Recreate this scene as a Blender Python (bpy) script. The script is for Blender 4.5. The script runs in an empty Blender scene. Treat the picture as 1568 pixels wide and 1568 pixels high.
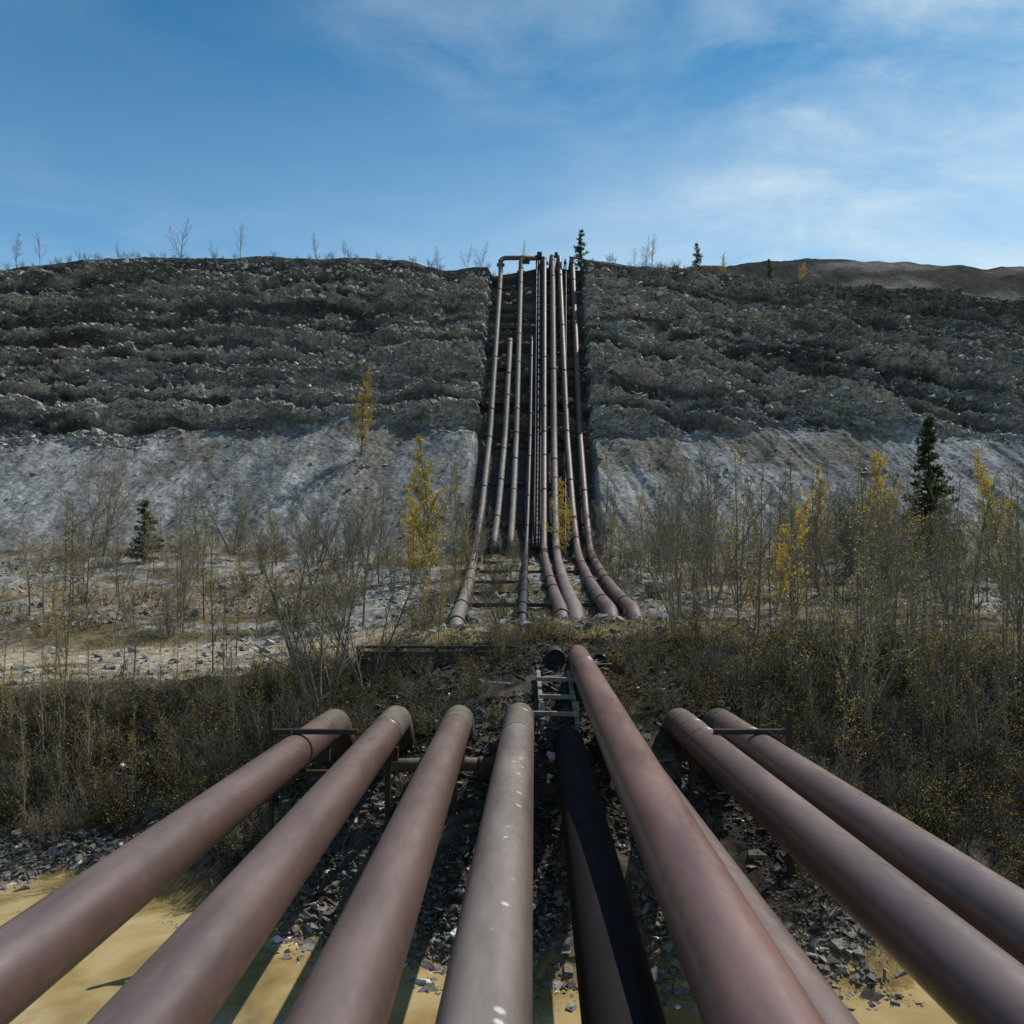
import bpy, math, numpy as np, random
from mathutils import Vector, Matrix
R = math.radians
scene = bpy.context.scene
scene.view_settings.view_transform = 'Standard'
scene.view_settings.look = 'None'
scene.view_settings.exposure = 0

# ------------------------------------------------------------------ noise
def _h(ix, iy, iz, seed):
    n = (ix.astype(np.int64)*374761393 + iy.astype(np.int64)*668265263 + iz.astype(np.int64)*2147483647 + seed*1274126177) & 0xFFFFFFFF
    n = ((n ^ (n >> 13))*1274126177) & 0xFFFFFFFF
    n = (n ^ (n >> 16)) & 0xFFFFFFFF
    return n.astype(np.float64)/4294967295.0
def cell(u, v, seed): 
    return _h(np.floor(u), np.floor(v), np.zeros_like(u), seed)
def vn(x, y, seed=0):
    x0 = np.floor(x); y0 = np.floor(y); fx = x-x0; fy = y-y0
    fx = fx*fx*(3-2*fx); fy = fy*fy*(3-2*fy)
    z = np.zeros_like(x0)
    a = _h(x0, y0, z, seed); b = _h(x0+1, y0, z, seed); c = _h(x0, y0+1, z, seed); d = _h(x0+1, y0+1, z, seed)
    return (a*(1-fx)+b*fx)*(1-fy)+(c*(1-fx)+d*fx)*fy
def fbm(x, y, seed=0, o=4, g=0.5):
    s = 0; a = 1; t = 0
    for i in range(o):
        s = s+a*vn(x*2**i+17.3*i, y*2**i-9.1*i, seed+i*7); t += a; a *= g
    return s/t
def sstep(a, b, v):
    t = np.clip((v-a)/(b-a), 0, 1); return t*t*(3-2*t)

# ------------------------------------------------------------------ mesh helper
def np_mesh(name, V, Q, nper, mats, midx=None, col=None, smooth=False, parent=None, link=True):
    V = np.asarray(V, dtype=np.float32); Q = np.asarray(Q, dtype=np.int32).reshape(-1, nper)
    me = bpy.data.meshes.new(name)
    me.vertices.add(len(V)); me.vertices.foreach_set('co', V.ravel())
    me.loops.add(Q.size); me.loops.foreach_set('vertex_index', Q.ravel())
    me.polygons.add(len(Q)); me.polygons.foreach_set('loop_start', np.arange(0, Q.size, nper, dtype=np.int32))
    for m in mats: me.materials.append(m)
    if midx is not None: me.polygons.foreach_set('material_index', np.asarray(midx, dtype=np.int32))
    me.update(calc_edges=True)
    me.polygons.foreach_set('use_smooth', np.full(len(Q), smooth, dtype=bool))
    if col is not None:
        at = me.color_attributes.new('Col', 'FLOAT_COLOR', 'POINT')
        c = np.ones((len(V), 4), dtype=np.float32); c[:, :3] = col
        at.data.foreach_set('color', c.ravel())
    if not link: return me
    ob = bpy.data.objects.new(name, me); scene.collection.objects.link(ob)
    if parent: ob.parent = parent
    return ob
def empty(name, loc=(0, 0, 0)):
    e = bpy.data.objects.new(name, None); e.location = loc; scene.collection.objects.link(e); return e

# ------------------------------------------------------------------ materials
def new_mat(name):
    m = bpy.data.materials.new(name); m.use_nodes = True
    nt = m.node_tree; b = nt.nodes['Principled BSDF']
    return m, nt, b
def N(nt, t, **kw):
    n = nt.nodes.new(t)
    for k, v in kw.items():
        if k in n.inputs: n.inputs[k].default_value = v
        else: setattr(n, k, v)
    return n
def ramp(nt, fac, stops):
    r = nt.nodes.new('ShaderNodeValToRGB'); e = r.color_ramp.elements
    while len(e) < len(stops): e.new(0.5)
    for i, (p, c) in enumerate(stops):
        e[i].position = p; e[i].color = (c[0], c[1], c[2], 1) if hasattr(c, '__len__') else (c, c, c, 1)
    nt.links.new(fac, r.inputs['Fac']); return r.outputs['Color']
def mul(nt, a, b, mode='MULTIPLY', f=1.0):
    m = nt.nodes.new('ShaderNodeMix'); m.data_type = 'RGBA'; m.blend_type = mode
    if isinstance(f, float): m.inputs['Factor'].default_value = f
    else: nt.links.new(f, m.inputs['Factor'])
    for s, v in ((6, a), (7, b)):
        if hasattr(v, 'links'): nt.links.new(v, m.inputs[s])
        else: m.inputs[s].default_value = (*v, 1)
    return m.outputs[2]

def mat_terrain():
    m, nt, b = new_mat('terrain_mat'); L = nt.links
    tc = N(nt, 'ShaderNodeTexCoord'); at = N(nt, 'ShaderNodeVertexColor', layer_name='Col')
    n1 = N(nt, 'ShaderNodeTexNoise', Scale=2.2, Detail=8.0, Roughness=0.7); L.new(tc.outputs['Object'], n1.inputs['Vector'])
    n2 = N(nt, 'ShaderNodeTexVoronoi', Scale=3.0); L.new(tc.outputs['Object'], n2.inputs['Vector'])
    n3 = N(nt, 'ShaderNodeTexNoise', Scale=0.35, Detail=5.0, Roughness=0.6); L.new(tc.outputs['Object'], n3.inputs['Vector'])
    c = mul(nt, at.outputs['Color'], ramp(nt, n1.outputs['Fac'], [(0.3, .5), (0.5, .92), (0.7, 1.6)]))
    c = mul(nt, c, ramp(nt, n2.outputs['Color'], [(0.0, .72), (1.0, 1.28)]))
    c = mul(nt, c, ramp(nt, n3.outputs['Fac'], [(0.35, (.8, .8, .82)), (0.65, (1.2, 1.17, 1.12))]))
    L.new(c, b.inputs['Base Color']); b.inputs['Roughness'].default_value = 1.0; b.inputs['Specular IOR Level'].default_value = 0.0
    bp = N(nt, 'ShaderNodeBump', Strength=0.8, Distance=0.12); L.new(n1.outputs['Fac'], bp.inputs['Height'])
    L.new(bp.outputs['Normal'], b.inputs['Normal'])
    return m
def mat_vcol(name, rough=.9, scale=6.0):
    m, nt, b = new_mat(name); L = nt.links
    tc = N(nt, 'ShaderNodeTexCoord'); at = N(nt, 'ShaderNodeVertexColor', layer_name='Col')
    n1 = N(nt, 'ShaderNodeTexNoise', Scale=scale, Detail=4.0); L.new(tc.outputs['Object'], n1.inputs['Vector'])
    L.new(mul(nt, at.outputs['Color'], ramp(nt, n1.outputs['Fac'], [(0.3, .65), (0.7, 1.35)])), b.inputs['Base Color'])
    b.inputs['Roughness'].default_value = rough; b.inputs['Specular IOR Level'].default_value = .15
    return m
def mat_noise(name, c1, c2, scale=4.0, rough=.8, spec=.3, bump=0.0, metal=0.0, rand=False):
    m, nt, b = new_mat(name); L = nt.links
    tc = N(nt, 'ShaderNodeTexCoord'); n1 = N(nt, 'ShaderNodeTexNoise', Scale=scale, Detail=6.0, Roughness=.65)
    L.new(tc.outputs['Object'], n1.inputs['Vector'])
    c = ramp(nt, n1.outputs['Fac'], [(0.32, c1), (0.68, c2)])
    if rand:
        oi = N(nt, 'ShaderNodeObjectInfo'); c = mul(nt, c, ramp(nt, oi.outputs['Random'], [(0, (.6, .65, .65)), (1, (1.4, 1.3, 1.2))]))
    L.new(c, b.inputs['Base Color']); b.inputs['Roughness'].default_value = rough
    b.inputs['Specular IOR Level'].default_value = spec; b.inputs['Metallic'].default_value = metal
    if bump:
        bp = N(nt, 'ShaderNodeBump', Strength=bump, Distance=0.02); L.new(n1.outputs['Fac'], bp.inputs['Height']); L.new(bp.outputs['Normal'], b.inputs['Normal'])
    return m
def mat_leaf(name, c1, c2):
    m, nt, b = new_mat(name); L = nt.links
    tc = N(nt, 'ShaderNodeTexCoord'); n1 = N(nt, 'ShaderNodeTexNoise', Scale=1.3, Detail=3.0)
    L.new(tc.outputs['Object'], n1.inputs['Vector']); oi = N(nt, 'ShaderNodeObjectInfo')
    c = ramp(nt, n1.outputs['Fac'], [(0.3, c1), (0.7, c2)])
    c = mul(nt, c, ramp(nt, oi.outputs['Random'], [(0, (.65, .75, .8)), (1, (1.25, 1.15, 1.0))]))
    L.new(c, b.inputs['Base Color']); b.inputs['Roughness'].default_value = .6
    tr = N(nt, 'ShaderNodeBsdfTranslucent'); L.new(c, tr.inputs['Color'])
    mx = N(nt, 'ShaderNodeMixShader'); mx.inputs[0].default_value = .45
    L.new(b.outputs[0], mx.inputs[1]); L.new(tr.outputs[0], mx.inputs[2])
    L.new(mx.outputs[0], nt.nodes['Material Output'].inputs['Surface'])
    return m
def mat_pipe(name, base, dark, dust_sheen, rough=.33, spots=False, damt=.65, spec=.9):
    m, nt, b = new_mat(name); L = nt.links
    tc = N(nt, 'ShaderNodeTexCoord')
    mp = N(nt, 'ShaderNodeMapping'); mp.inputs['Scale'].default_value = (1.2, .25, 1.2); L.new(tc.outputs['Object'], mp.inputs['Vector'])
    n1 = N(nt, 'ShaderNodeTexNoise', Scale=1.4, Detail=8.0, Roughness=.6); L.new(mp.outputs[0], n1.inputs['Vector'])
    n2 = N(nt, 'ShaderNodeTexNoise', Scale=22.0, Detail=6.0, Roughness=.7); L.new(tc.outputs['Object'], n2.inputs['Vector'])
    mp3 = N(nt, 'ShaderNodeMapping'); mp3.inputs['Scale'].default_value = (9, 3.0, 2.0); L.new(tc.outputs['Object'], mp3.inputs['Vector'])
    n3 = N(nt, 'ShaderNodeTexNoise', Scale=1.0, Detail=5.0, Roughness=.6); L.new(mp3.outputs[0], n3.inputs['Vector'])
    n4 = N(nt, 'ShaderNodeTexNoise', Scale=45.0, Detail=2.0, Roughness=.5); L.new(tc.outputs['Object'], n4.inputs['Vector'])
    c = ramp(nt, n1.outputs['Fac'], [(0.3, dark), (0.62, base)])
    c = mul(nt, c, ramp(nt, n2.outputs['Fac'], [(0.3, .88), (0.7, 1.1)]))
    c = mul(nt, c, ramp(nt, n3.outputs['Fac'], [(0.3, .74), (0.6, 1.05)]))
    c = mul(nt, c, ramp(nt, n4.outputs['Fac'], [(0.27, .45), (0.33, 1.0)]))
    g = N(nt, 'ShaderNodeNewGeometry'); sx = N(nt, 'ShaderNodeSeparateXYZ'); L.new(g.outputs['Normal'], sx.inputs[0])
    md = N(nt, 'ShaderNodeMath', operation='MULTIPLY'); L.new(ramp(nt, sx.outputs['Z'], [(0.55, 0.0), (1.0, damt)]), md.inputs[0]); L.new(ramp(nt, n1.outputs['Fac'], [(0.35, .25), (.7, 1.0)]), md.inputs[1])
    c = mul(nt, c, dust_sheen, 'MIX', md.outputs[0])  # pale tops: dust plus a sheen painted into the colour
    if spots:
        v = N(nt, 'ShaderNodeTexVoronoi', Scale=3.4, Randomness=.85)
        mp2 = N(nt, 'ShaderNodeMapping'); mp2.inputs['Scale'].default_value = (1.0, 1.0, 0.0); L.new(tc.outputs['Object'], mp2.inputs['Vector'])
        L.new(mp2.outputs[0], v.inputs['Vector'])
        sp = ramp(nt, v.outputs['Distance'], [(0.13, 1.0), (0.24, 0.0)])
        band = ramp(nt, sx.outputs['X'], [(0.0, 0.0), (0.08, 1.0), (.5, 1.0), (.58, 0.0)])
        mm = N(nt, 'ShaderNodeMath', operation='MULTIPLY'); L.new(sp, mm.inputs[0]); L.new(band, mm.inputs[1])
        m3 = N(nt, 'ShaderNodeMath', operation='MULTIPLY'); L.new(mm.outputs[0], m3.inputs[0]); L.new(ramp(nt, n2.outputs['Fac'], [(.4, 0.4), (.55, 1.0)]), m3.inputs[1])
        c = mul(nt, c, (.5, .47, .43), 'MIX', m3.outputs[0])
    L.new(c, b.inputs['Base Color'])
    L.new(ramp(nt, n3.outputs['Fac'], [(0.3, rough+.12), (.7, rough-.03)]), b.inputs['Roughness'])
    b.inputs['Specular IOR Level'].default_value = spec
    bp = N(nt, 'ShaderNodeBump', Strength=.08, Distance=0.008); L.new(n2.outputs['Fac'], bp.inputs['Height']); L.new(bp.outputs['Normal'], b.inputs['Normal'])
    return m

M_TER = mat_terrain()
M_SHARD = mat_vcol('rubble_mat')
M_GRASS = mat_vcol('dry_grass_mat', .8, 2.0)
M_PIPE = mat_pipe('oxide_pipe_mat', (.108, .062, .05), (.066, .039, .033), (.20, .143, .12))
M_PIPE_S = mat_pipe('oxide_pipe_spotted_mat', (.135, .096, .082), (.085, .062, .054), (.28, .235, .20), spots=True, damt=.8)
M_PIPE_D = mat_pipe('dark_pipe_mat', (.012, .008, .009), (.007, .005, .006), (.02, .016, .017), rough=.75, spec=.12)
M_PIPE_R = mat_pipe('red_pipe_mat', (.145, .066, .05), (.09, .042, .034), (.25, .155, .125), rough=.3)
M_PIPE_L = mat_pipe('lichen_pipe_mat', (.11, .095, .072), (.06, .05, .04), (.17, .152, .115), rough=.7, spec=.2)
M_PIPE_H = mat_pipe('weathered_pipe_mat', (.13, .105, .092), (.065, .052, .046), (.2, .17, .15), rough=.6, spec=.4)
M_PIPE_H2 = mat_pipe('rusty_hill_pipe_mat', (.11, .064, .053), (.06, .038, .034), (.16, .115, .10), rough=.5, spec=.4)
M_STEEL = mat_noise('rusty_steel_mat', (.014, .010, .009), (.036, .024, .02), 9.0, .7)
M_BLACK = mat_noise('black_steel_mat', (.01, .01, .011), (.03, .03, .032), 9.0, .55)
M_WOOD = mat_noise('grey_timber_mat', (.10, .09, .075), (.26, .24, .2), 5.0, .85, bump=.4)
M_BARK = mat_noise('bark_mat', (.095, .08, .062), (.24, .205, .16), 5.0, .85, rand=True)
M_BARKD = mat_noise('dark_bark_mat', (.028, .023, .018), (.075, .062, .05), 5.0, .85, rand=True)
M_YEL = mat_leaf('yellow_leaf_mat', (.42, .29, .03), (.60, .44, .05))
M_OLV = mat_leaf('olive_leaf_mat', (.17, .155, .03), (.33, .285, .05))
M_NEED = mat_leaf('spruce_needle_mat', (.025, .042, .016), (.065, .088, .028))

# ------------------------------------------------------------------ terrain
def shore(x): return np.interp(x, [-200, -40, -13, -6, 0, 8, 14, 30, 200], [30, 26, 24, 20, 17.6, 17.6, 19, 21, 28])
def ztop(x): return np.interp(x, [-200, -60, -25, -12, -3, 2, 10, 20, 60, 200], [3.5, 3.8, 4.7, 5.3, 6.7, 7.15, 6.95, 6.5, 6.0, 5.5])
def ridge(x): return np.interp(x, [-500, -85, -72, -50, -18, -11.4, -4.8, 7.2, 14, 29, 40, 85, 160, 500], [50, 62.0, 63.8, 64.3, 64.0, 61.9, 62.6, 64.2, 63.6, 62.0, 60.8, 57.5, 54, 48])
def base_h(x, y):
    ys = shore(x)+1.0*(fbm(x*.35, x*0+3.3, 5, 3)-.5)*2; zt = ztop(x)
    bed = -0.9*sstep(0, 4, ys-y)
    far_s = sstep(8, 26, -y)*4.0
    t = np.clip((y-ys)/(33-ys), 0, 1)
    kk = np.interp(x, [-14, -7, 8, 14], [.15, .6, .6, .15])
    bank = zt*(t+kk*t*(1-t))
    t2 = np.clip((y-33)/(84-33), 0, 1)
    plain = zt+(12.5-zt)*(.35*t2+.65*t2**1.7)+.4*np.exp(-((y-34.6)/1.6)**2)*sstep(-9, -5, x)*sstep(33, 34, y)
    rt = ridge(x)
    h1 = 12.5+np.clip(y-84, 0, 21)*.833
    h2 = np.clip((y-105)/26, 0, 1)*(rt-30)
    h = np.where(y < ys, bed+far_s, np.where(y < 33, bank, np.where(y < 84, plain, h1+h2)))
    fh = np.interp(x, [15, 32, 49, 70, 83, 120, 160, 400], [0, 22, 45, 49, 51, 53, 53, 40])
    h = h+fh*np.clip((y-168)/72, 0, 1)*(y > 131)
    h = h-0.2*np.clip(y-600, 0, 400)*(y > 600)
    return h
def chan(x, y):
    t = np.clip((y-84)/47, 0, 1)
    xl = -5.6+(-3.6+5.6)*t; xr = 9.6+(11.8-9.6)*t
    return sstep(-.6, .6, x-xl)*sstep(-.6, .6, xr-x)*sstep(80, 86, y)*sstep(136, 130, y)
def dipw(x, h):
    w = h+np.where(x > 5, (x-5)*.24, (x-5)*.01)+2.2*(fbm(x*.035, h*.05, 21, 3)-.5)*2
    return w+0.9*(fbm(x*.16, h*.25, 22, 3)-.5)*2
def saw(v, k=.6):
    f = v-np.floor(v); return np.where(f < k, f/k, (1-f)/(1-k))
def rockmask(x, y, h):
    return sstep(28.0, 31, h+9*(fbm(x*.05, h*0+1, 11, 4)-.5)+3*(fbm(x*.3, h*.3, 12, 3)-.5))*sstep(94, 98, y)
def layers(x, w):
    q = fbm(w*0+3, w*.21, 27, 3); return saw(w/3.9+1.9*q+.5*fbm(x*.05, w*.12, 28, 3), .72)
def detail(x, y, h):
    rock = rockmask(x, y, h)
    ch = chan(x, y); w = dipw(x, h)
    q1 = fbm(w*0+3, w*.21, 27, 3)
    p2 = fbm(x*.05, w*.35, 24, 3); p3 = fbm(x*.12, w*.8, 25, 3); p4 = fbm(x*.5, w*1.6, 26, 3)
    l1 = (layers(x, w)-.5)*2.7*sstep(.34, .58, p2)
    l2 = (saw(w/1.7+1.4*q1+.6*p2, .7)-.5)*1.4*sstep(.38, .54, p3)
    wx = x+1.3*(fbm(x*.5, w*.5, 46, 3)-.5)*2; ww = w+.7*(fbm(x*.35, w*.4, 47, 3)-.5)*2
    r1 = np.floor(ww/.95); b1 = cell(wx/2.1+_h(r1, r1*0, r1*0, 5)*7, ww/.95, 48)-.5
    r2 = np.floor(ww/.5+.3); b2 = cell(wx/1.0+_h(r2, r2*0, r2*0, 6)*7, ww/.5+.3, 49)-.5
    blk = b1*1.1*sstep(.3, .5, p4)+b2*.55
    flute = (fbm(x*.22, w*.06, 45, 3, .5)-.5)*2.4
    lump = (fbm(x*1.4, h*1.8, 44, 3, .6)-.5)*.9
    top = sstep(0, 3.0, ridge(x)-h)
    d_rock = (l1+l2+blk+lump)*(.15+.85*top)+flute*top
    streak = fbm(x*.28+.10*h*np.sign(x-4), h*.03, 51, 4)
    d_scree = (streak-.5)*1.9+(fbm(x*.9, y*.9, 53, 4, .6)-.5)*.45
    onhill = sstep(84, 90, y)*sstep(140, 131, y)
    d = onhill*(rock*d_rock+(1-rock)*d_scree)*(1-.72*ch)
    dz = -1.9*ch*sstep(84, 92, y)
    flat = 1-sstep(84, 90, y)*sstep(150, 132, y)
    land = sstep(0, 1.5, y-shore(x))
    track = sstep(33, 35, y)*sstep(45, 42, y)*sstep(-3.5, -8, x)
    near_ = (y < 133)
    dz = dz+near_*flat*land*(1-.7*track)*((fbm(x*.22, y*.22, 61, 4)-.5)*1.0*sstep(33, 45, y)+(fbm(x*1.1, y*1.1, 63, 4, .6)-.5)*.5)
    dz = dz+(y > 131)*((fbm(x*.04, y*.04, 65, 5)-.5)*6+(fbm(x*.12, y*.03, 68, 4)-.5)*2.5)*sstep(150, 200, y)+(y > 126)*(y < 150)*(fbm(x*.15, y*.1+0, 66, 3)-.5)*1.0
    return d, dz, rock, ch
def surf(x, y):
    x = np.atleast_1d(np.asarray(x, dtype=float)); y = np.atleast_1d(np.asarray(y, dtype=float))
    h = base_h(x, y); d, dz, rock, ch = detail(x, y, h)
    return h+dz+d*1.1
def gz(x, y): return float(surf(x, y)[0])

def axis(parts):
    o = []
    for a, b, s in parts: o.append(np.arange(a, b, s))
    o.append([parts[-1][1]]); return np.concatenate(o)
xs = axis([(-2500, -500, 250), (-500, -200, 20), (-200, -96, 1.5), (-96, -24, .2), (-24, 26, .18), (26, 96, .2), (96, 200, 1.5), (200, 500, 20), (500, 2500, 250)])
ys = axis([(-2500, -60, 160), (-60, 14, 2), (14, 36, .18), (36, 84, .35), (84, 98, .22), (98, 133, .10), (133, 150, .6), (150, 300, 1.5), (300, 600, 25), (600, 3000, 300)])
X, Y = np.meshgrid(xs, ys)
H = base_h(X, Y); D, DZ, ROCK, CH = detail(X, Y, H)
hill = sstep(82, 86, Y)*sstep(142, 131, Y)
PX = X; PY = Y-.79*D*hill; PZ = H+DZ+.62*D*hill
Z0 = 0*X[..., None]
def c3(c): return np.array(c)[None, None, :]+Z0
def lerp(a, b, t): return a*(1-t[..., None])+b*t[..., None]
n_a = fbm(X*.12, Y*.12, 71, 4); n_b = fbm(X*.6, Y*.6, 73, 4); n_c = fbm(X*.04, H*.05, 75, 3)
w = dipw(X, H)
def bandf(x, w): return .28*layers(x, w)+.32*fbm(x*.015, w*.5, 77, 3, .6)+.40*fbm(x*.22, w*1.2, 78, 4, .6)
bandc = bandf(X, w)
rockc = lerp(c3((.062, .060, .057)), c3((.37, .345, .305)), sstep(.38, .64, bandc))
rockc = lerp(rockc, c3((.17, .172, .17)), .35*sstep(.48, .64, n_c))
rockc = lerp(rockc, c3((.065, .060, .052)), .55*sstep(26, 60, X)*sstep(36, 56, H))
rockc = lerp(rockc, c3((.07, .066, .060)), .8*sstep(57, 61.5, H+3*(n_b-.5)))
screec = lerp(c3((.14, .148, .15)), c3((.235, .24, .238)), sstep(.35, .65, fbm(X*.3, H*.04, 79, 4)))
screec = lerp(screec, c3((.105, .09, .065)), .6*sstep(.5, .64, n_a))
screec = screec*(.75+.5*fbm(X*.8, H*.8, 86, 3))[..., None]
bankc = lerp(c3((.035, .031, .026)), c3((.10, .088, .07)), sstep(.35, .7, n_b))
plainc = lerp(c3((.20, .165, .115)), c3((.10, .083, .05)), sstep(.4, .6, n_a))
plainc = lerp(plainc, c3((.21, .205, .19)), sstep(.52, .66, fbm(X*.1, Y*.2, 81, 4)))
plainc = lerp(plainc, c3((.11, .105, .095)), .8*sstep(16, 26, X)*sstep(55, 65, Y))
col = np.where((Y < 33)[..., None], bankc, plainc)
tr = sstep(33, 35, Y)*sstep(45, 42, Y)*sstep(-3.5, -8, X)
col = lerp(col, c3((.29, .25, .19)), .85*tr*sstep(.28, .46, fbm(X*.25, Y*.9, 87, 3)))
berm = sstep(31, 33, Y+1.2*(n_b-.5))*sstep(38, 35, Y)*sstep(-9, -4, X)
col = lerp(col, c3((.20, .155, .08)), .85*berm)
hs = sstep(83, 88, Y)
col = lerp(col, lerp(screec, rockc, ROCK), hs)
col = lerp(col, c3((.04, .036, .03)), .85*CH)  # gully tint: dark vegetation, with the channel's shade painted into the ground colour
fhc = lerp(c3((.05, .049, .047)), c3((.13, .125, .115)), sstep(.4, .6, fbm(X*.03, (H-.2*X)*.12, 83, 5)))
col = lerp(col, fhc, sstep(131, 134, Y))
wet = sstep(1.3, 0, Y-shore(X))
col = lerp(col, c3((.28, .20, .085)), .8*wet)
nr, nc = X.shape
V = np.stack([PX, PY, PZ], -1).reshape(-1, 3)
idx = np.arange(nr*nc).reshape(nr, nc)
Q = np.stack([idx[:-1, :-1], idx[:-1, 1:], idx[1:, 1:], idx[1:, :-1]], -1).reshape(-1, 4)
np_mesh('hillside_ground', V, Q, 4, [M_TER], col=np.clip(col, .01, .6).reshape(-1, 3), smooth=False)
del V, Q, col

# ------------------------------------------------------------------ river
m, nt, b = new_mat('muddy_water_mat')
tc = N(nt, 'ShaderNodeTexCoord'); n1 = N(nt, 'ShaderNodeTexNoise', Scale=.3, Detail=7.0, Roughness=.55, Distortion=.8); nt.links.new(tc.outputs['Object'], n1.inputs['Vector'])
nt.links.new(ramp(nt, n1.outputs['Fac'], [(.33, (.12, .09, .036)), (.47, (.26, .19, .08)), (.68, (.42, .33, .17))]), b.inputs['Base Color'])
b.inputs['Roughness'].default_value = .06; b.inputs['Specular IOR Level'].default_value = .6
n2 = N(nt, 'ShaderNodeTexNoise', Scale=2.2, Detail=4.0); nt.links.new(tc.outputs['Object'], n2.inputs['Vector'])
bp = N(nt, 'ShaderNodeBump', Strength=.25, Distance=.03); nt.links.new(n2.outputs['Fac'], bp.inputs['Height']); nt.links.new(bp.outputs['Normal'], b.inputs['Normal'])
np_mesh('river_water', [(-2000, -14, 0), (2000, -14, 0), (2000, 34, 0), (-2000, 34, 0)], [[0, 1, 2, 3]], 4, [m])

# ------------------------------------------------------------------ shards
BOX = np.array([(-1, -1, -1), (1, -1, -1), (1, 1, -1), (-1, 1, -1), (-1, -1, 1), (1, -1, 1), (1, 1, 1), (-1, 1, 1)], float)*.5
BQ = np.array([(0, 3, 2, 1), (4, 5, 6, 7), (0, 1, 5, 4), (1, 2, 6, 5), (2, 3, 7, 6), (3, 0, 4, 7)])
def shards(name, P, size, colr, rs, flat=.35, tilt=.5, elong=1.5):
    n = len(P)
    v = BOX[None]*(1+rs.uniform(-.5, .5, (n, 8, 3)))
    sc = size[:, None]*np.stack([rs.uniform(.6, elong, n), rs.uniform(.6, 1.1, n), rs.uniform(flat*.5, flat*1.8, n)], -1)
    v = v*sc[:, None, :]
    a = rs.uniform(0, 6.283, n); t1 = rs.normal(0, tilt, n); t2 = rs.normal(0, tilt, n)
    def rot(v, i, j, an):
        c, s = np.cos(an)[:, None], np.sin(an)[:, None]; o = v.copy()
        o[..., i] = v[..., i]*c-v[..., j]*s; o[..., j] = v[..., i]*s+v[..., j]*c; return o
    v = rot(v, 1, 2, t1); v = rot(v, 0, 2, t2); v = rot(v, 0, 1, a)
    v = v+P[:, None, :]
    q = BQ[None]+(np.arange(n)*8)[:, None, None]
    c = np.repeat(colr, 8, 0)
    return np_mesh(name, v.reshape(-1, 3), q.reshape(-1, 4), 4, [M_SHARD], col=c)
rs = np.random.RandomState(4)
n = 110000
x = rs.uniform(-26, 28, n); s = shore(x); y = s-.9+(33.0-s)*rs.uniform(0, 1, n)**1.3
keep = (fbm(x*.5, y*.5, 91, 3) > .34+.18*sstep(6, 10, np.abs(x))) & ((y > s) | (rs.uniform(0, 1, n) < .3))
x, y = x[keep], y[keep]; n = len(x); z = np.maximum(surf(x, y), -.03)
size = .03+.22*rs.uniform(0, 1, n)**12+.065*rs.uniform(0, 1, n)
g = .022+.085*rs.uniform(0, 1, n)**1.8+.15*sstep(4.0, 0, y-shore(x))*rs.uniform(.3, 1, n); wh = rs.uniform(0, 1, n) > .97+.012*(y > shore(x)+6); g[wh] = .6  # pipe shade above and lit stones by the shore painted into rubble colour
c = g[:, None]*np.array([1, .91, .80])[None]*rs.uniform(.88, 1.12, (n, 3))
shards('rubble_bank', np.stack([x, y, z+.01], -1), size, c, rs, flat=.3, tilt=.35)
n = 260
x = rs.uniform(-9, 12, n); s = shore(x); y = s+(30-s)*rs.uniform(0, 1, n); z = surf(x, y)
size = rs.uniform(.06, .16, n)
v_ = shards('driftwood_debris', np.stack([x, y, z+.05], -1), size, rs.uniform(.06, .22, n)[:, None]*np.array([[1, .88, .7]]), rs, flat=.12, tilt=.25, elong=7.0)
n = 24000
y = 33+50*rs.uniform(0, 1, n); x = rs.uniform(-.68, .68, n)*y
keep = (fbm(x*.15, y*.3, 92, 3) > .5) & ~((x < -5) & (y < 44) & (rs.uniform(0, 1, n) < .7))
x, y = x[keep], y[keep]; n = len(x); z = surf(x, y)
size = .08+.4*rs.uniform(0, 1, n)**8
g = rs.uniform(.12, .28, n)
shards('terrace_stones', np.stack([x, y, z+.02], -1), size, g[:, None]*np.array([[1, .98, .93]]), rs)
n = 110000
y = 86+44*rs.uniform(0, 1, n)**.8; x = rs.uniform(-.7, .72, n)*y
h = base_h(x, y); d, dz, rk, ch = detail(x, y, h); wv = dipw(x, h); bf = bandf(x, wv)
keep = (rs.uniform(0, 1, n) < (.02+.98*rk)*(1-.85*ch)*sstep(0, 2.5, ridge(x)-h)*(.06+.75*sstep(.45, .62, bf)))
x, y, h, d, dz, bf = x[keep], y[keep], h[keep], d[keep], dz[keep], bf[keep]; n = len(x)
P = np.stack([x, y-.79*d-.02, h+dz+.62*d+.02], -1)
size = .14+.55*rs.uniform(0, 1, n)**2.5
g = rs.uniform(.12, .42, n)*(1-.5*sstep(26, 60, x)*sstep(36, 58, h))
shards('hill_rock_debris', P, size, g[:, None]*np.array([[1, .95, .87]]), rs, flat=.45, tilt=.3)

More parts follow.
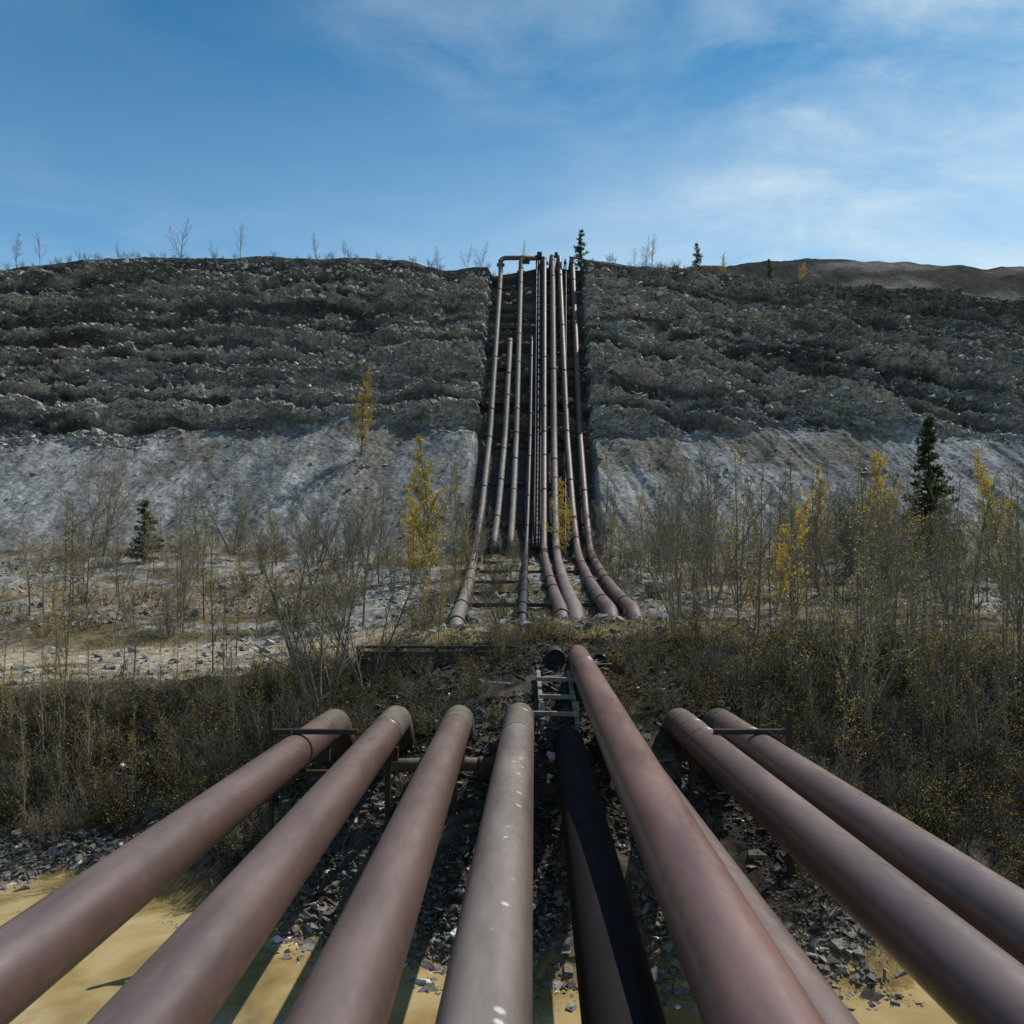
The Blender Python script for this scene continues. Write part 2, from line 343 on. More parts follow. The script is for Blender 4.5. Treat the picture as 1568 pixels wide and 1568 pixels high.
# ------------------------------------------------------------------ tubes / pipes
def smooth_path(pts, nseg=8, rad=1.0):
    P = [Vector(p) for p in pts]; out = [P[0]]
    for i in range(1, len(P)-1):
        a, b_, c_ = P[i-1], P[i], P[i+1]
        r1 = min(rad, (b_-a).length*.45, (c_-b_).length*.45)
        s0 = b_+(a-b_).normalized()*r1; s1 = b_+(c_-b_).normalized()*r1
        for k in range(nseg+1):
            t = k/nseg; out.append(s0*(1-t)**2+b_*2*t*(1-t)+s1*t*t)
    out.append(P[-1]); return out
def tube_arrays(path, rad, sides=16, cap=True):
    path = [Vector(p) for p in path]; nP = len(path); V = []; F = []
    up = Vector((0, 0, 1)); rads = rad if hasattr(rad, '__len__') else [rad]*nP
    for i, p in enumerate(path):
        t = (path[min(i+1, nP-1)]-path[max(i-1, 0)]).normalized()
        u = t.cross(up)
        if u.length < 1e-3: u = Vector((1, 0, 0))
        u.normalize(); v = u.cross(t).normalized()
        for k in range(sides):
            a = 2*math.pi*k/sides; V.append(tuple(p+(u*math.cos(a)+v*math.sin(a))*rads[i]))
    for i in range(nP-1):
        for k in range(sides):
            k2 = (k+1) % sides; F.append((i*sides+k, i*sides+k2, (i+1)*sides+k2, (i+1)*sides+k))
    return V, F
def tube(name, path, rad, sides, mat, parent=None, mats=None, midx_fn=None, cap=True):
    V, F = tube_arrays(path, rad, sides)
    nP = len(path); me = bpy.data.meshes.new(name)
    if cap: F = F+[tuple(range(sides))[::-1], tuple(range((nP-1)*sides, nP*sides))]
    me.from_pydata(V, [], F)
    for mm in (mats or [mat]): me.materials.append(mm)
    for p in me.polygons:
        p.use_smooth = len(p.vertices) == 4
        if midx_fn: p.material_index = midx_fn(p.center)
    ob = bpy.data.objects.new(name, me); scene.collection.objects.link(ob)
    if parent: ob.parent = parent
    return ob
def lerp3(a, b, t): return tuple(a[i]*(1-t)+b[i]*t for i in range(3))
def band(parent, a, b, t, rad, mat, w=.06, extra=.012, name='weld_band'):
    p = Vector(lerp3(a, b, t)); d = (Vector(b)-Vector(a)).normalized()
    tube(name, [p-d*w, p-d*w*.6, p+d*w*.6, p+d*w], [rad+.001, rad+extra, rad+extra, rad+.001], 40, mat, parent)
Rp = .45
def line(x1, y1, z1, x2, y2, z2, y): t = (y-y1)/(y2-y1); return (x1+(x2-x1)*t, y, z1+(z2-z1)*t)
def fg_pipe(x1, y1, z1, x2, y2, z2, mat, bend=True, rad=Rp, lich=23.0, bands=()):
    par = empty('industrial_pipeline')
    a = line(x1, y1, z1, x2, y2, z2, -14); e = line(x1, y1, z1, x2, y2, z2, y2)
    st = [lerp3(a, e, i/60) for i in range(60)]
    if bend: tail = smooth_path([st[-1], e, (e[0]+(x2-x1)*.02, e[1]+1.6, e[2]-1.5)], 10, .9)
    else: tail = smooth_path([st[-1], e, (e[0], e[1]+2, e[2]-.1)], 4, .5)
    tube('pipe_shell', st[:-1]+tail, rad, 56, mat, par, mats=[mat, M_PIPE_L], midx_fn=lambda c: 1 if (bend and c.y > lich) else 0)
    L = y2+14
    for yb in tuple(bands)+((lich,) if lich < y2 else ()):
        band(par, a, e, (yb+14)/L, rad, M_PIPE_L if (yb == lich and bend) else mat, .07, .016)
    return par
fg_pipe(-5.52, 8.67, 4.81, -5.5, 24.4, 4.81, M_PIPE, lich=22.6)
fg_pipe(-3.38, 7.4, 4.9, -3.6, 24.5, 4.9, M_PIPE, lich=22.2, bands=(21.9,))
fg_pipe(-1.63, 7.33, 4.92, -1.65, 24.5, 4.92, M_PIPE, lich=22.5)
fg_pipe(-.26, 7.33, 4.92, .24, 24.5, 5.0, M_PIPE_S, lich=20.8, bands=(23.2,))
fg_pipe(1.2, 8.44, 4.3, 1.74, 24.0, 4.3, M_PIPE_D, lich=30)
fg_pipe(2.06, 6.47, 5.4, 2.6, 31, 6.29, M_PIPE_R, bend=False, lich=27.5, bands=(27.0,))
fg_pipe(2.86, 7.72, 4.7, 3.12, 24.3, 4.7, M_PIPE, lich=30)
fg_pipe(4.9, 7.5, 4.82, 5.2, 24.5, 4.82, M_PIPE, lich=23.4, bands=(22.3, 20.9))
fg_pipe(6.2, 9.46, 4.82, 6.42, 24.5, 4.82, M_PIPE, lich=23.4, bands=(20.9,))

def box(name, c, s, mat, parent=None, rot=None, bev=.012):
    import bmesh
    bm = bmesh.new(); bmesh.ops.create_cube(bm, size=1); bmesh.ops.scale(bm, vec=s, verts=bm.verts)
    bmesh.ops.bevel(bm, geom=bm.edges[:], offset=min(bev, min(s)*.2), segments=1, affect='EDGES')
    me = bpy.data.meshes.new(name); bm.to_mesh(me); bm.free(); me.materials.append(mat)
    ob = bpy.data.objects.new(name, me); ob.location = c
    if rot: ob.rotation_euler = rot
    scene.collection.objects.link(ob)
    if parent: ob.parent = parent
    return ob
for sx_, xa, xb, px_ in ((-1, -6.15, -3.95, -6.15), (1, 5.15, 7.08, 7.08)):
    par = empty('steel_pipe_bracket')
    box('post', (px_, 20, 3.3), (.12, .12, 5.2), M_STEEL, par)
    box('clamp_beam', ((xa+xb)/2, 20, 5.33), (xb-xa, .14, .13), M_STEEL, par)
    box('lower_beam', ((xa+xb)/2, 20, 4.27), (xb-xa, .16, .16), M_STEEL, par)
    box('knee_brace', (px_-sx_*.28, 19.9, 5.1), (.07, .06, .75), M_STEEL, par, rot=(0, R(-sx_*50), 0))
par = empty('pipe_support')
for xx in (-5.5, -3.55, -1.65, .15, 3.1, 5.15, 6.4):
    box('leg', (xx, 22.4, 2.9), (.16, .16, 2.4), M_STEEL, par)
    box('saddle', (xx, 22.4, 4.25), (.6, .2, .4), M_STEEL, par)
box('leg', (1.7, 22.4, 2.6), (.16, .16, 2.0), M_STEEL, par); box('saddle', (1.7, 22.4, 3.7), (.6, .2, .4), M_STEEL, par)
par = empty('cross_pipe')
tube('pipe_shell', [(-4.3, 23.1, 3.75), (-3, 23.0, 3.8), (-1.5, 23.0, 3.82), (-.4, 23.1, 3.8)], .2, 24, M_PIPE_L, par)
for xx in (-3.9, -2.6, -.9): tube('joint_band', [(xx-.08, 23.02, 3.8), (xx+.08, 23.02, 3.8)], .24, 24, M_PIPE_L, par)
par = empty('timber_retaining_wall')
box('top_rail', (-2.9, 30.2, 6.72), (6.2, .12, .11), M_BARKD, par)
for k in range(3): box('plank', (-2.9, 30.32, 6.42-k*.3), (6.1, .07, .26), M_BARKD, par)
for xx in (-5.9, -4.4, -2.9, -1.4, .15): box('post', (xx, 30.1, 5.8), (.14, .14, 1.9), M_BARKD, par)
par = empty('drain_culvert')
tube('culvert_ring', [(1.62, 29.0, 6.35), (1.62, 29.02, 6.35), (1.65, 31.5, 6.35)], [.36, .38, .38], 24, M_STEEL, par, cap=False)
tube('culvert_dark_disc', [(1.63, 29.5, 6.35), (1.63, 29.6, 6.35)], .37, 24, M_BLACK, par)  # black disc standing in for the shade inside the culvert
par = empty('timber_crib')
for (cx, cy, cz, ww) in ((1.55, 27.0, 5.85, 1.45), (1.35, 24.6, 5.05, 1.4), (1.5, 25.9, 5.4, 1.2)):
    box('cross_beam', (cx, cy, cz), (ww, .16, .14), M_WOOD, par, rot=(0, R(1.5), R(2)))
for xx in (.95, 2.05):
    box('side_rail', (xx, 26.4, 5.35), (.14, 4.2, .14), M_WOOD, par, rot=(R(17), 0, 0))
    for yy in (24.8, 27.1): box('post', (xx, yy, 4.6), (.14, .14, 1.6), M_WOOD, par)

# ------------------------------------------------------------------ hill pipes
def hz(x, y):
    h = float(base_h(np.array([x]), np.array([y]))[0]); c = float(chan(np.array([x]), np.array([y]))[0])*float(sstep(84, 92, np.array([y]))[0])
    return h-1.5*c
def hill_pipe(xl, xb, xt, ytop, mat, rad=.42, low_y=38.5, hop=None, off=.55, rise=0, fl=True):
    par = empty('hill_pipeline')
    pts = []
    if xl is not None:
        pts.append((xl-(xb-xl)*.09, low_y-3.6, hz(xl, low_y-3.6)-1.0)); pts.append((xl-(xb-xl)*.03, low_y-1.2, hz(xl, low_y-1.2)+.1))
        for k in range(6):
            t = k/6; yy = low_y+(83.5-low_y)*t; pts.append((xl+(xb-xl)*t, yy, hz(xl+(xb-xl)*t, yy)+off*.9))
    ys_ = [83.5, 87, 92, 98, 104.5, 106, 112, 118, 124, 130.3]
    for yy in ys_:
        if yy > ytop: break
        t = (yy-84)/47; xx = xb+(xt-xb)*t; pts.append((xx, yy-.3, hz(xx, max(yy, 84))+off+rise))
    t = (ytop-84)/47; xx = xb+(xt-xb)*t
    if ytop < 130: pts.append((xx, ytop, hz(xx, ytop)+off))
    if hop: pts += [(xx, 131.2, 64.2+rise), (hop, 131.6, 64.5+rise)]
    elif ytop > 130: pts += [(xx, 131.4, hz(xx, 131)+1.7+rise), (xx+.1, 140, hz(xx, 131)+1.9+rise)]
    tube('pipe_shell', smooth_path(pts, 4, .9), rad, 20, mat, par)
    if not fl: return par
    rs_ = random.Random(int(xb*10)+99)
    for i in range(len(pts)-1):
        a, b_ = Vector(pts[i]), Vector(pts[i+1]); Ld = (b_-a).length
        for k in range(max(1, int(Ld/7))):
            t = (k+.5+rs_.uniform(-.3, .3))/max(1, int(Ld/7)); p = a.lerp(b_, t); d = (b_-a).normalized()
            if rs_.random() < .7: tube('flange', [p-d*.09, p+d*.09], rad+.06, 16, M_BLACK if rs_.random() < .6 else mat, par)
            if rs_.random() < .35: box('support_block', tuple(p-Vector((0, 0, rad+.25))), (1.3, .3, .5), M_BLACK, par)
    return par
hill_pipe(-2.7, -3.9, -1.85, 130.3, M_PIPE_H, hop=5.0, rad=.38)
hill_pipe(None, -2.0, .35, 118.7, M_PIPE_H, rad=.38)
hill_pipe(None, -.2, 1.5, 130.3, M_PIPE_H, hop=4.9, rise=-.1, rad=.38)
hill_pipe(.5, 1.5, 3.5, 119, M_BLACK, rad=.25)
hill_pipe(2.4, 3.4, 5.4, 130.3, M_PIPE_H2, rise=.25, rad=.36)
hill_pipe(3.1, 4.7, 6.75, 130.3, M_PIPE_H, rad=.42, rise=.3)
hill_pipe(4.8, 6.9, 7.9, 130.3, M_PIPE_H2, rad=.4, rise=.2)
hill_pipe(5.95, 8.3, 10.1, 130.3, M_PIPE_H2, rad=.4)
for xb, xt, rr in ((2.6, 4.5, .12), (2.9, 4.85, .12), (5.7, 9.0, .1), (2.2, 4.15, .09)):
    hill_pipe(None, xb, xt, 130.3, M_BLACK, rad=rr, off=.7)
par = empty('access_ladder')
for sgn in (0, .7):
    pts = [(2.35+sgn+(4.1-2.35)*((yy-84)/47), yy-.3, hz(3, yy)+1.0) for yy in (84, 92, 98, 104.5, 106, 112, 118, 124, 130.3)]
    tube('stringer', pts, .06, 6, M_BLACK, par)
for k in range(46):
    yy = 85+k; t = (yy-84)/47; xx = 2.35+1.75*t
    box('rung', (xx+.35, yy-.3, hz(3, yy)+1.0), (.8, .1, .06), M_BLACK, par)
par = empty('timber_sleepers')
for yy in (45, 52, 60, 68, 76):
    box('sleeper', (1.9, yy, hz(2, yy)+.12), (9.5, .25, .25), M_BARKD, par)
for yy in (90, 97, 104, 110, 115, 121, 127):
    t = (yy-84)/47
    box('sleeper', (2.2+2*t, yy, hz(2, yy)+.02), (12.3-1.6*t, .3, .3), M_BARKD, par)
par = empty('junction_manifold')
tube('header_pipe', [(9.6, 131.4, 64.4), (11.2, 131.3, 64.2), (13.4, 131.3, 63.6)], .16, 14, M_PIPE_H, par)
box('valve_block', (4.6, 131.2, 64.7), (.8, .6, .9), M_BLACK, par)
box('valve_block', (7.4, 131.2, 64.7), (.5, .5, .8), M_BLACK, par)

# ------------------------------------------------------------------ trees
class Acc:
    def __init__(s): s.V = []; s.F = []; s.M = []
    def poly(s, path, rads, sides, mi=0):
        v, f = tube_arrays(path, rads, sides); o = len(s.V)
        s.V += v; s.F += [tuple(i+o for i in q) for q in f]; s.M += [mi]*len(f)
    def leaf(s, p, sz, rng, mi=1, droop=0):
        a = Vector((rng.gauss(0, 1), rng.gauss(0, 1), rng.gauss(0, 1)-droop)).normalized(); b_ = a.orthogonal().normalized()
        b_ = Matrix.Rotation(rng.uniform(0, 6.28), 3, a) @ b_
        o = len(s.V); s.V += [tuple(p), tuple(p+a*sz*.5+b_*sz*.32), tuple(p+a*sz), tuple(p+a*sz*.5-b_*sz*.32)]
        s.F.append((o, o+1, o+2, o+3)); s.M.append(mi)
    def mesh(s, name, mats): return np_mesh(name, np.array(s.V), np.array(s.F), 4, mats, midx=s.M, link=False)
def branch(acc, rng, p, d, L, r, lvl, P, tip=0.3):
    ns = 5 if lvl == 0 else 4; path = [p.copy()]; rads = [r]; dd = d.copy()
    for i in range(ns):
        j = P['wob']*(1 if lvl else .45)
        dd = (dd+Vector((rng.gauss(0, j), rng.gauss(0, j), rng.gauss(0, j*.5)+P['up']*(lvl > 0)))).normalized()
        path.append(path[-1]+dd*L/ns); rads.append(r*(1-(1-tip)*(i+1)/ns))
    acc.poly(path, rads, 5 if lvl == 0 else 3)
    def at(t):
        f = t*ns; i = min(int(f), ns-1); return path[i].lerp(path[i+1], f-i), (path[i+1]-path[i]).normalized(), rads[i]*(1-(f-i))+rads[i+1]*(f-i)
    if lvl < P['lv']:
        nb = P['nb'][lvl]; st = P['start'] if lvl == 0 else .15
        for k in range(nb):
            t = st+(1-st)*(k+rng.random()*.9)/nb; q, ax, rr = at(min(t, .99))
            side = ax.orthogonal().normalized(); side = Matrix.Rotation(rng.uniform(0, 6.283), 3, ax) @ side
            ang = R(rng.uniform(*P['ang'])); nd = (ax*math.cos(ang)+side*math.sin(ang)).normalized()
            if lvl == 0: ln = L*P['bl']*(min(1.15-t, .45+1.6*t))*rng.uniform(.45, 1.3)
            else: ln = L*.45*rng.uniform(.6, 1.2)
            branch(acc, rng, q, nd, ln, max(rr*.5, P['rmin']), lvl+1, P)
    if lvl >= 1 and P['leaf'] > 0:
        n_ = P['leaf']*(1 if lvl >= P['lv'] else .6)*L/P['lref']
        n_ = int(n_)+(rng.random() < n_-int(n_))
        for k in range(n_):
            q, ax, rr = at(rng.uniform(.15, 1)); acc.leaf(q+Vector((rng.gauss(0, .05), rng.gauss(0, .05), rng.gauss(0, .05))), P['ls']*rng.uniform(.6, 1.3), rng, droop=.4)
def sapling(seed, Hh, leaf=6, ls=.1, nb=(30, 5), bl=.33, lv=2, stems=1, rad=None, spread=.1, start=.2, bark=None, lm=None, ang=(28, 50), wob=.12, up=.08):
    rng = random.Random(seed); acc = Acc()
    P = dict(wob=wob, up=up, lv=lv, nb=nb, start=start, ang=ang, bl=bl, rmin=.008 if Hh < 9 else .014, leaf=leaf, ls=ls, lref=1.0)
    for s_ in range(stems):
        a = rng.uniform(0, 6.28); sp = spread*rng.uniform(.4, 1.2)
        d = Vector((math.cos(a)*sp, math.sin(a)*sp, 1)).normalized()
        hh = Hh*(1 if s_ == 0 else rng.uniform(.6, 1))
        branch(acc, rng, Vector((math.cos(a)*.15*(stems > 1), math.sin(a)*.15*(stems > 1), -.2)), d, hh, (rad or Hh*.0095)*(1 if s_ == 0 else .75), 0, P, tip=.12)
    return acc.mesh('sapling_mesh', [bark or M_BARK, lm or M_YEL])
def spruce(seed, Hh, Rr):
    rng = random.Random(seed); acc = Acc()
    acc.poly([Vector((0, 0, -.2)), Vector((0, 0, Hh*.5)), Vector((0, 0, Hh))], [Hh*.018, Hh*.01, .01], 6)
    nl = int(Hh*2.6)
    for i in range(nl):
        t = (i+rng.random()*.5)/nl; z = Hh*(.06+.94*t); nb = rng.randint(4, 7)
        for k in range(nb):
            a = rng.uniform(0, 6.28); L = Rr*(1-t)**.8*rng.uniform(.45, 1.25)+.12
            p0 = Vector((0, 0, z)); p1 = p0+Vector((math.cos(a), math.sin(a), rng.uniform(-.1, .15)))*L*.6; p2 = p1+Vector((math.cos(a), math.sin(a), -.05+.3*rng.random()))*L*.4
            acc.poly([p0, p1, p2], [.03, .02, .006], 3)
            for j in range(int(10+L*26)):
                s_ = rng.uniform(.08, 1)**.8; q = p0.lerp(p1, s_/.6) if s_ < .6 else p1.lerp(p2, (s_-.6)/.4)
                q = q+Vector((rng.gauss(0, .07), rng.gauss(0, .07), rng.gauss(-.04, .05)))*(1+L*.3)
                acc.leaf(q, rng.uniform(.16, .28)*(.6+Hh*.05), rng, droop=.2)
    return acc.mesh('spruce_mesh', [M_BARKD, M_NEED])
def put(name, me, x, y, s=1.0, rz=None, parent=None, sink=.1, z=None, sz=None):
    ob = bpy.data.objects.new(name, me); ob.location = (x, y, (gz(x, y) if z is None else z)-sink)
    ob.rotation_euler = (0, 0, rz if rz is not None else RN.uniform(0, 6.28)); ob.scale = (s, s, sz or s)
    scene.collection.objects.link(ob)
    if parent: ob.parent = parent
    return ob
RN = random.Random(12)
yb = [sapling(100+i, 12, leaf=22, ls=.15, nb=(40, 6), bl=.32, start=.08, wob=.24) for i in range(3)]
ob_ = [sapling(120+i, 10, leaf=3.4, ls=.13, nb=(34, 6), bl=.3, lm=M_YEL if i == 1 else M_OLV) for i in range(4)]
bare = [sapling(140+i, 10, leaf=.5, ls=.12, nb=(26, 7), bl=.4, lm=M_OLV, stems=st, spread=.3, wob=.14) for i, st in enumerate((1, 2, 4, 3))]
bigm = [sapling(160+i, 7.6, leaf=1.5, ls=.09, nb=(14, 5), bl=.42, lm=M_OLV, stems=7, spread=.55, wob=.13, start=.25, rad=.08) for i in range(2)]
thin = [sapling(180+i, 7.5, leaf=lf, ls=.085, nb=(28, 4), bl=.2, lm=lm_, ang=(22, 42), start=.15, rad=.045) for i, (lf, lm_) in enumerate(((6, M_YEL), (5, M_OLV), (1, M_OLV), (8, M_YEL)))]
sp_a = spruce(1, 14, 3.0); sp_b = spruce(2, 6, 1.7); sp_c = spruce(3, 6, 1.5)
shr = [sapling(200+i, 2.6, leaf=lf, ls=.065, nb=(8, 3), bl=.42, lm=lm_, stems=13, spread=.55, rad=.02, start=.2, wob=.16, bark=bk) for i, (lf, lm_, bk) in enumerate(((2.5, M_OLV, M_BARKD), (6, M_OLV, M_BARKD), (.7, M_OLV, M_BARK), (4, M_YEL, M_BARKD), (.1, M_OLV, M_BARK), (1, M_OLV, M_BARKD)))]

put('yellow_birch_tree', yb[0], -6.7, 62, 1.0)
put('yellow_birch_tree', yb[1], 5.8, 80.5, .72)
put('yellow_birch_tree', yb[2], -19.3, 100, .9)
put('yellow_birch_tree', yb[1], 29.6, 64, 1.02)
put('yellow_birch_tree', yb[0], 27, 70, .8)
put('yellow_birch_tree', yb[2], 47.5, 76, .95)
put('yellow_birch_tree', yb[0], -8.6, 66, .7)
put('yellow_birch_tree', yb[2], 15.4, 46, .62)
put('bare_tree', bare[2], -43.5, 83, 1.25)
put('bare_tree', bare[3], -30, 84, 1.0)
put('bare_tree', bare[1], -45.5, 84, 1.0)
put('bare_tree', bare[3], -14, 66, .95)
put('bare_tree', bare[2], 21, 84, 1.15)
put('bare_tree', bigm[0], -6.6, 27.6, 1.0)
put('bare_tree', bigm[1], -5.4, 29.2, .75)
put('bare_tree', bigm[1], 7.6, 36, .8)
put('bare_tree', bigm[0], 12.0, 27, .9)
put('spruce_tree', sp_a, 42, 79, 1.05)
put('spruce_tree', sp_b, -37, 79, 1.1)
for x, y, k, s in ((-17.5, 30, 0, .85), (-16, 28, 1, .95), (-19.5, 34, 3, .9), (-12.6, 33, 1, .9), (-13.4, 38, 0, .8), (-14.8, 45, 3, 1.0), (-14.6, 27, 2, .9), (-11, 30, 2, .8),
                   (-9.2, 40, 1, .8), (-3.4, 36.5, 0, .75), (-2.0, 37, 1, .65), (-4.6, 38, 3, .8), (6.4, 31.5, 2, .8), (4.2, 30.5, 3, .28), (-1.2, 36, 2, .6), (.2, 38, 2, .5), (-3.1, 33, 3, .5), (-.3, 29.5, 3, .25), (-20.5, 36, 0, .95), (-8, 37, 2, .6)):
    put('birch_sapling', thin[k], x, y, s)
for i in range(76):
    x = RN.uniform(9.5, 22); y = RN.uniform(23.5, 36)
    if x/y > .7: continue
    put('birch_sapling', thin[RN.choice((0, 1, 1, 2, 2, 2, 1))], x, y, RN.uniform(.6, 1.15))
for i in range(24):
    put('birch_sapling', thin[RN.choice((1, 2, 2, 0))], RN.uniform(-20, -7.5), RN.uniform(25, 31.5), RN.uniform(.35, .85))
stand = empty('sapling_stand')
for i in range(300):
    y = RN.uniform(44, 86); x = RN.uniform(-.7, .7)*y
    if -8 < x < 11: continue
    if RN.random() > (.9 if x > 11 else .42): continue
    me = RN.choice(ob_+bare); put('sapling', me, x, y, RN.uniform(.35, .85 if x < 10 else 1.0), parent=stand)
for i in range(26):
    y = RN.uniform(86, 102); x = RN.uniform(-.66, .66)*y
    if -8 < x < 12: continue
    put('sapling', RN.choice(ob_+bare), x, y, RN.uniform(.25, .6), parent=stand)
for i in range(50):
    x = RN.uniform(25, 85); y = RN.uniform(108, 131)
    put('sapling', RN.choice(ob_), x, y, RN.uniform(.12, .3), parent=stand)
for i in range(26):
    x = RN.choice((RN.uniform(-8, -3.5), RN.uniform(9, 12))); y = RN.uniform(60, 92)
    put('sapling', RN.choice(bare+ob_), x, y, RN.uniform(.4, .75), parent=stand)
for x, h in ((-83, 6.5), (-79, 6), (-55.5, 7), (-45.5, 6.2), (-33, 5), (-28, 3.5), (-12.5, 4), (-5, 4.4), (1.8, 5.5), (22.5, 5.2), (23.5, 6), (-7.5, 4), (20.5, 3.5), (-66, 3), (-50, 3)):
    put('bare_tree', RN.choice(bare[:2]+ob_[:1]), x, 131.2, h/10, sink=.2)
put('spruce_tree', sp_c, 11.6, 132, 1.15, sink=.2)
put('spruce_tree', sp_c, 30.9, 131, .85, sink=.2)
put('spruce_tree', sp_c, 43, 131, .6, sink=.2)
put('yellow_birch_tree', yb[0], 35.5, 131, .32)
put('yellow_birch_tree', yb[1], 48, 131, .3)
rs_e = empty('ridge_shrubs')
for i in range(90):
    x = RN.uniform(-86, 60)
    if 0 < x < 13: continue
    put('shrub', RN.choice(shr), x, 131.1, RN.uniform(.2, .8), parent=rs_e)
thk = empty('shrub_thicket')
cnt = 0
while cnt < 1000:
    x = RN.uniform(-24, 24); s0 = float(shore(np.array([x]))[0]); y = RN.uniform(s0+1.2, 33)
    if abs(x)/y > .75: continue
    under = -6.6 < x < 7.4 and y < 25.4
    if under and RN.random() > .22: continue
    if .5 < x < 3.2 and y < 31: continue
    if y > 32.0 and RN.random() > .25: continue
    if x < -6 and y > 31.5: continue
    if abs(x) > 7 and float(fbm(np.array([x*.3]), np.array([y*.3]), 7, 3)[0]) < .4 and RN.random() > .5: continue
    big = .85 if abs(x) > 7 else (.38 if under else .6)
    put('shrub', RN.choice(shr), x, y, RN.uniform(.45, 1.05)*big, parent=thk); cnt += 1
thk2 = empty('terrace_shrubs')
for i in range(360):
    y = RN.uniform(46, 86); x = RN.uniform(-.68, .68)*y
    if -3.5 < x < 8: continue
    if float(fbm(np.array([x*.12]), np.array([y*.12]), 8, 3)[0]) < .45: continue
    put('shrub', RN.choice(shr), x, y, RN.uniform(.5, 1.1), parent=thk2)
for i in range(110):
    y = RN.uniform(36.5, 90); x = RN.choice((RN.uniform(-6, -3.6), RN.uniform(-1.8, 1.2), RN.uniform(7.5, 10)))
    put('shrub', RN.choice(shr), x, y, RN.uniform(.4, .9), parent=thk2)

# ------------------------------------------------------------------ grass
n = 110000
x = rs.uniform(-24, 26, n); y = 30.5+rs.uniform(0, 1, n)**1.3*26
keep = (fbm(x*.3, y*.3, 95, 3) > .47)|((y < 36)&(x > -5)&(rs.uniform(0, 1, n) < .9))
keep &= ~((x < -5)&(y > 33)&(y < 43)&(fbm(x*.25, y*.9, 87, 3) > .38)&(rs.uniform(0, 1, n) < .95))
x, y = x[keep], y[keep]; n = len(x); z = surf(x, y)
hh = rs.uniform(.06, .26, n); a = rs.uniform(0, 6.28, n); lx = rs.normal(0, .5, n)*hh; ly = rs.normal(0, .5, n)*hh; wd = rs.uniform(.008, .02, n)
b0 = np.stack([x-np.cos(a)*wd, y-np.sin(a)*wd, z-.03], -1); b1 = np.stack([x+np.cos(a)*wd, y+np.sin(a)*wd, z-.03], -1)
tp = np.stack([x+lx, y+ly, z+hh], -1)
Vg = np.stack([b0, b1, tp], 1).reshape(-1, 3)
gc = np.array([[.27, .215, .10]])*rs.uniform(.5, 1.3, (n, 1)); gc[:, 1] *= rs.uniform(.9, 1.15, n)
np_mesh('dry_grass', Vg, np.arange(n*3).reshape(-1, 3), 3, [M_GRASS], col=np.repeat(gc, 3, 0))

# ------------------------------------------------------------------ light
EL, AZ = R(55), R(54)
sd = Vector((math.cos(EL)*math.sin(AZ), math.cos(EL)*math.cos(AZ), math.sin(EL)))
sl = bpy.data.lights.new('sun', 'SUN'); sl.energy = 5.0; sl.angle = R(.5); sl.color = (1, .95, .88)
so = bpy.data.objects.new('sun', sl); so.rotation_euler = sd.to_track_quat('Z', 'Y').to_euler(); scene.collection.objects.link(so)
wd_ = bpy.data.worlds.new('World'); scene.world = wd_; wd_.use_nodes = True; nt = wd_.node_tree; L = nt.links
bg = nt.nodes['Background']; bg.inputs['Strength'].default_value = .1
sky = nt.nodes.new('ShaderNodeTexSky'); sky.sky_type = 'NISHITA'; sky.sun_disc = False
sky.sun_elevation = EL; sky.sun_rotation = AZ; sky.air_density = 1.0; sky.dust_density = .3; sky.ozone_density = 1.0
tc = N(nt, 'ShaderNodeTexCoord'); sp = N(nt, 'ShaderNodeSeparateXYZ'); L.new(tc.outputs['Generated'], sp.inputs[0])
def math_(op, a, b_=None):
    n_ = nt.nodes.new('ShaderNodeMath'); n_.operation = op
    for i, v in enumerate((a, b_)):
        if v is None: continue
        if hasattr(v, 'links'): L.new(v, n_.inputs[i])
        else: n_.inputs[i].default_value = v
    return n_.outputs[0]
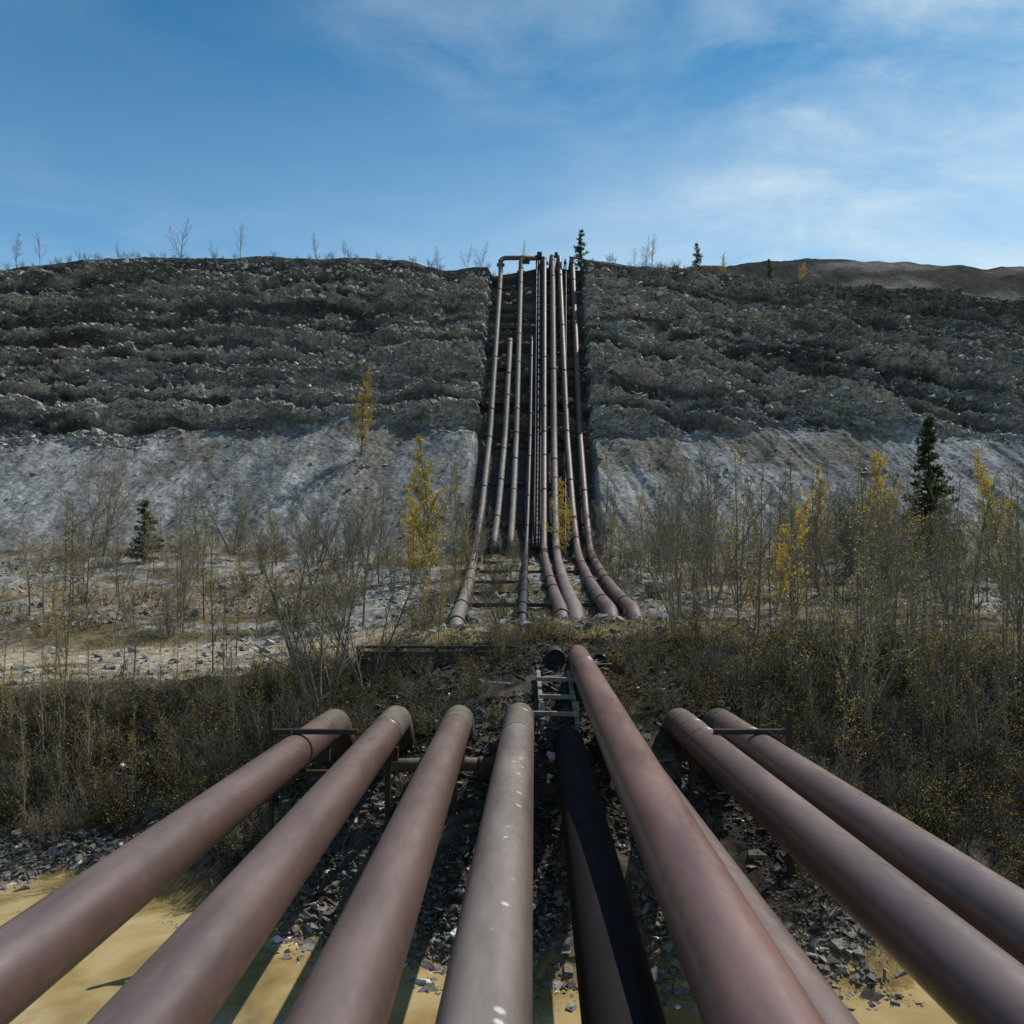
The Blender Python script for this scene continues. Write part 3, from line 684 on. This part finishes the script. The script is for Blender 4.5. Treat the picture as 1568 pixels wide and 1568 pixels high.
den = math_('ADD', math_('MAXIMUM', sp.outputs['Z'], 0.0), .12)
cu = math_('DIVIDE', sp.outputs['X'], den); cv = math_('DIVIDE', sp.outputs['Y'], den)
cb = N(nt, 'ShaderNodeCombineXYZ'); L.new(cu, cb.inputs[0]); L.new(cv, cb.inputs[1])
mp = N(nt, 'ShaderNodeMapping'); mp.inputs['Rotation'].default_value = (0, 0, R(25)); mp.inputs['Scale'].default_value = (.9, 1.3, 1); mp.inputs['Location'].default_value = (3.3, 1.7, 0); L.new(cb.outputs[0], mp.inputs['Vector'])
n1 = N(nt, 'ShaderNodeTexNoise', Scale=2.6, Detail=12.0, Roughness=.62, Distortion=.4); L.new(mp.outputs[0], n1.inputs['Vector'])
n2 = N(nt, 'ShaderNodeTexNoise', Scale=1.1, Detail=3.0); L.new(mp.outputs[0], n2.inputs['Vector'])
f1 = ramp(nt, n1.outputs['Fac'], [(.38, 0.0), (.72, 1.0)]); f2 = ramp(nt, n2.outputs['Fac'], [(.34, 0.12), (.56, 1.0)])
f3 = ramp(nt, math_('ADD', math_('MULTIPLY', sp.outputs['X'], .9), .5), [(.1, .3), (.75, 1.0)])
fac = math_('MULTIPLY', math_('MULTIPLY', math_('MULTIPLY', f1, f2), f3), .8)
haze = math_('MULTIPLY', ramp(nt, sp.outputs['Z'], [(.28, .6), (.56, 0.0)]), f3)
fac = math_('MAXIMUM', fac, math_('ADD', haze, math_('MULTIPLY', fac, .6)))
skt = mul(nt, sky.outputs[0], (.36, 1.0, 1.22))
skt = mul(nt, skt, ramp(nt, sp.outputs['Z'], [(.32, 1.15), (.62, .82)]))
cl = mul(nt, skt, (7.2, 8.6, 9.2), 'MIX', fac)
L.new(cl, bg.inputs['Color'])

# ------------------------------------------------------------------ camera
cam = bpy.data.cameras.new('camera'); co = bpy.data.objects.new('camera', cam); scene.collection.objects.link(co)
co.location = (0, 0, 9); co.rotation_euler = (R(90), 0, 0); cam.sensor_width = 36; cam.lens = 27.55; cam.shift_y = .074
cam.clip_end = 6000; scene.camera = co
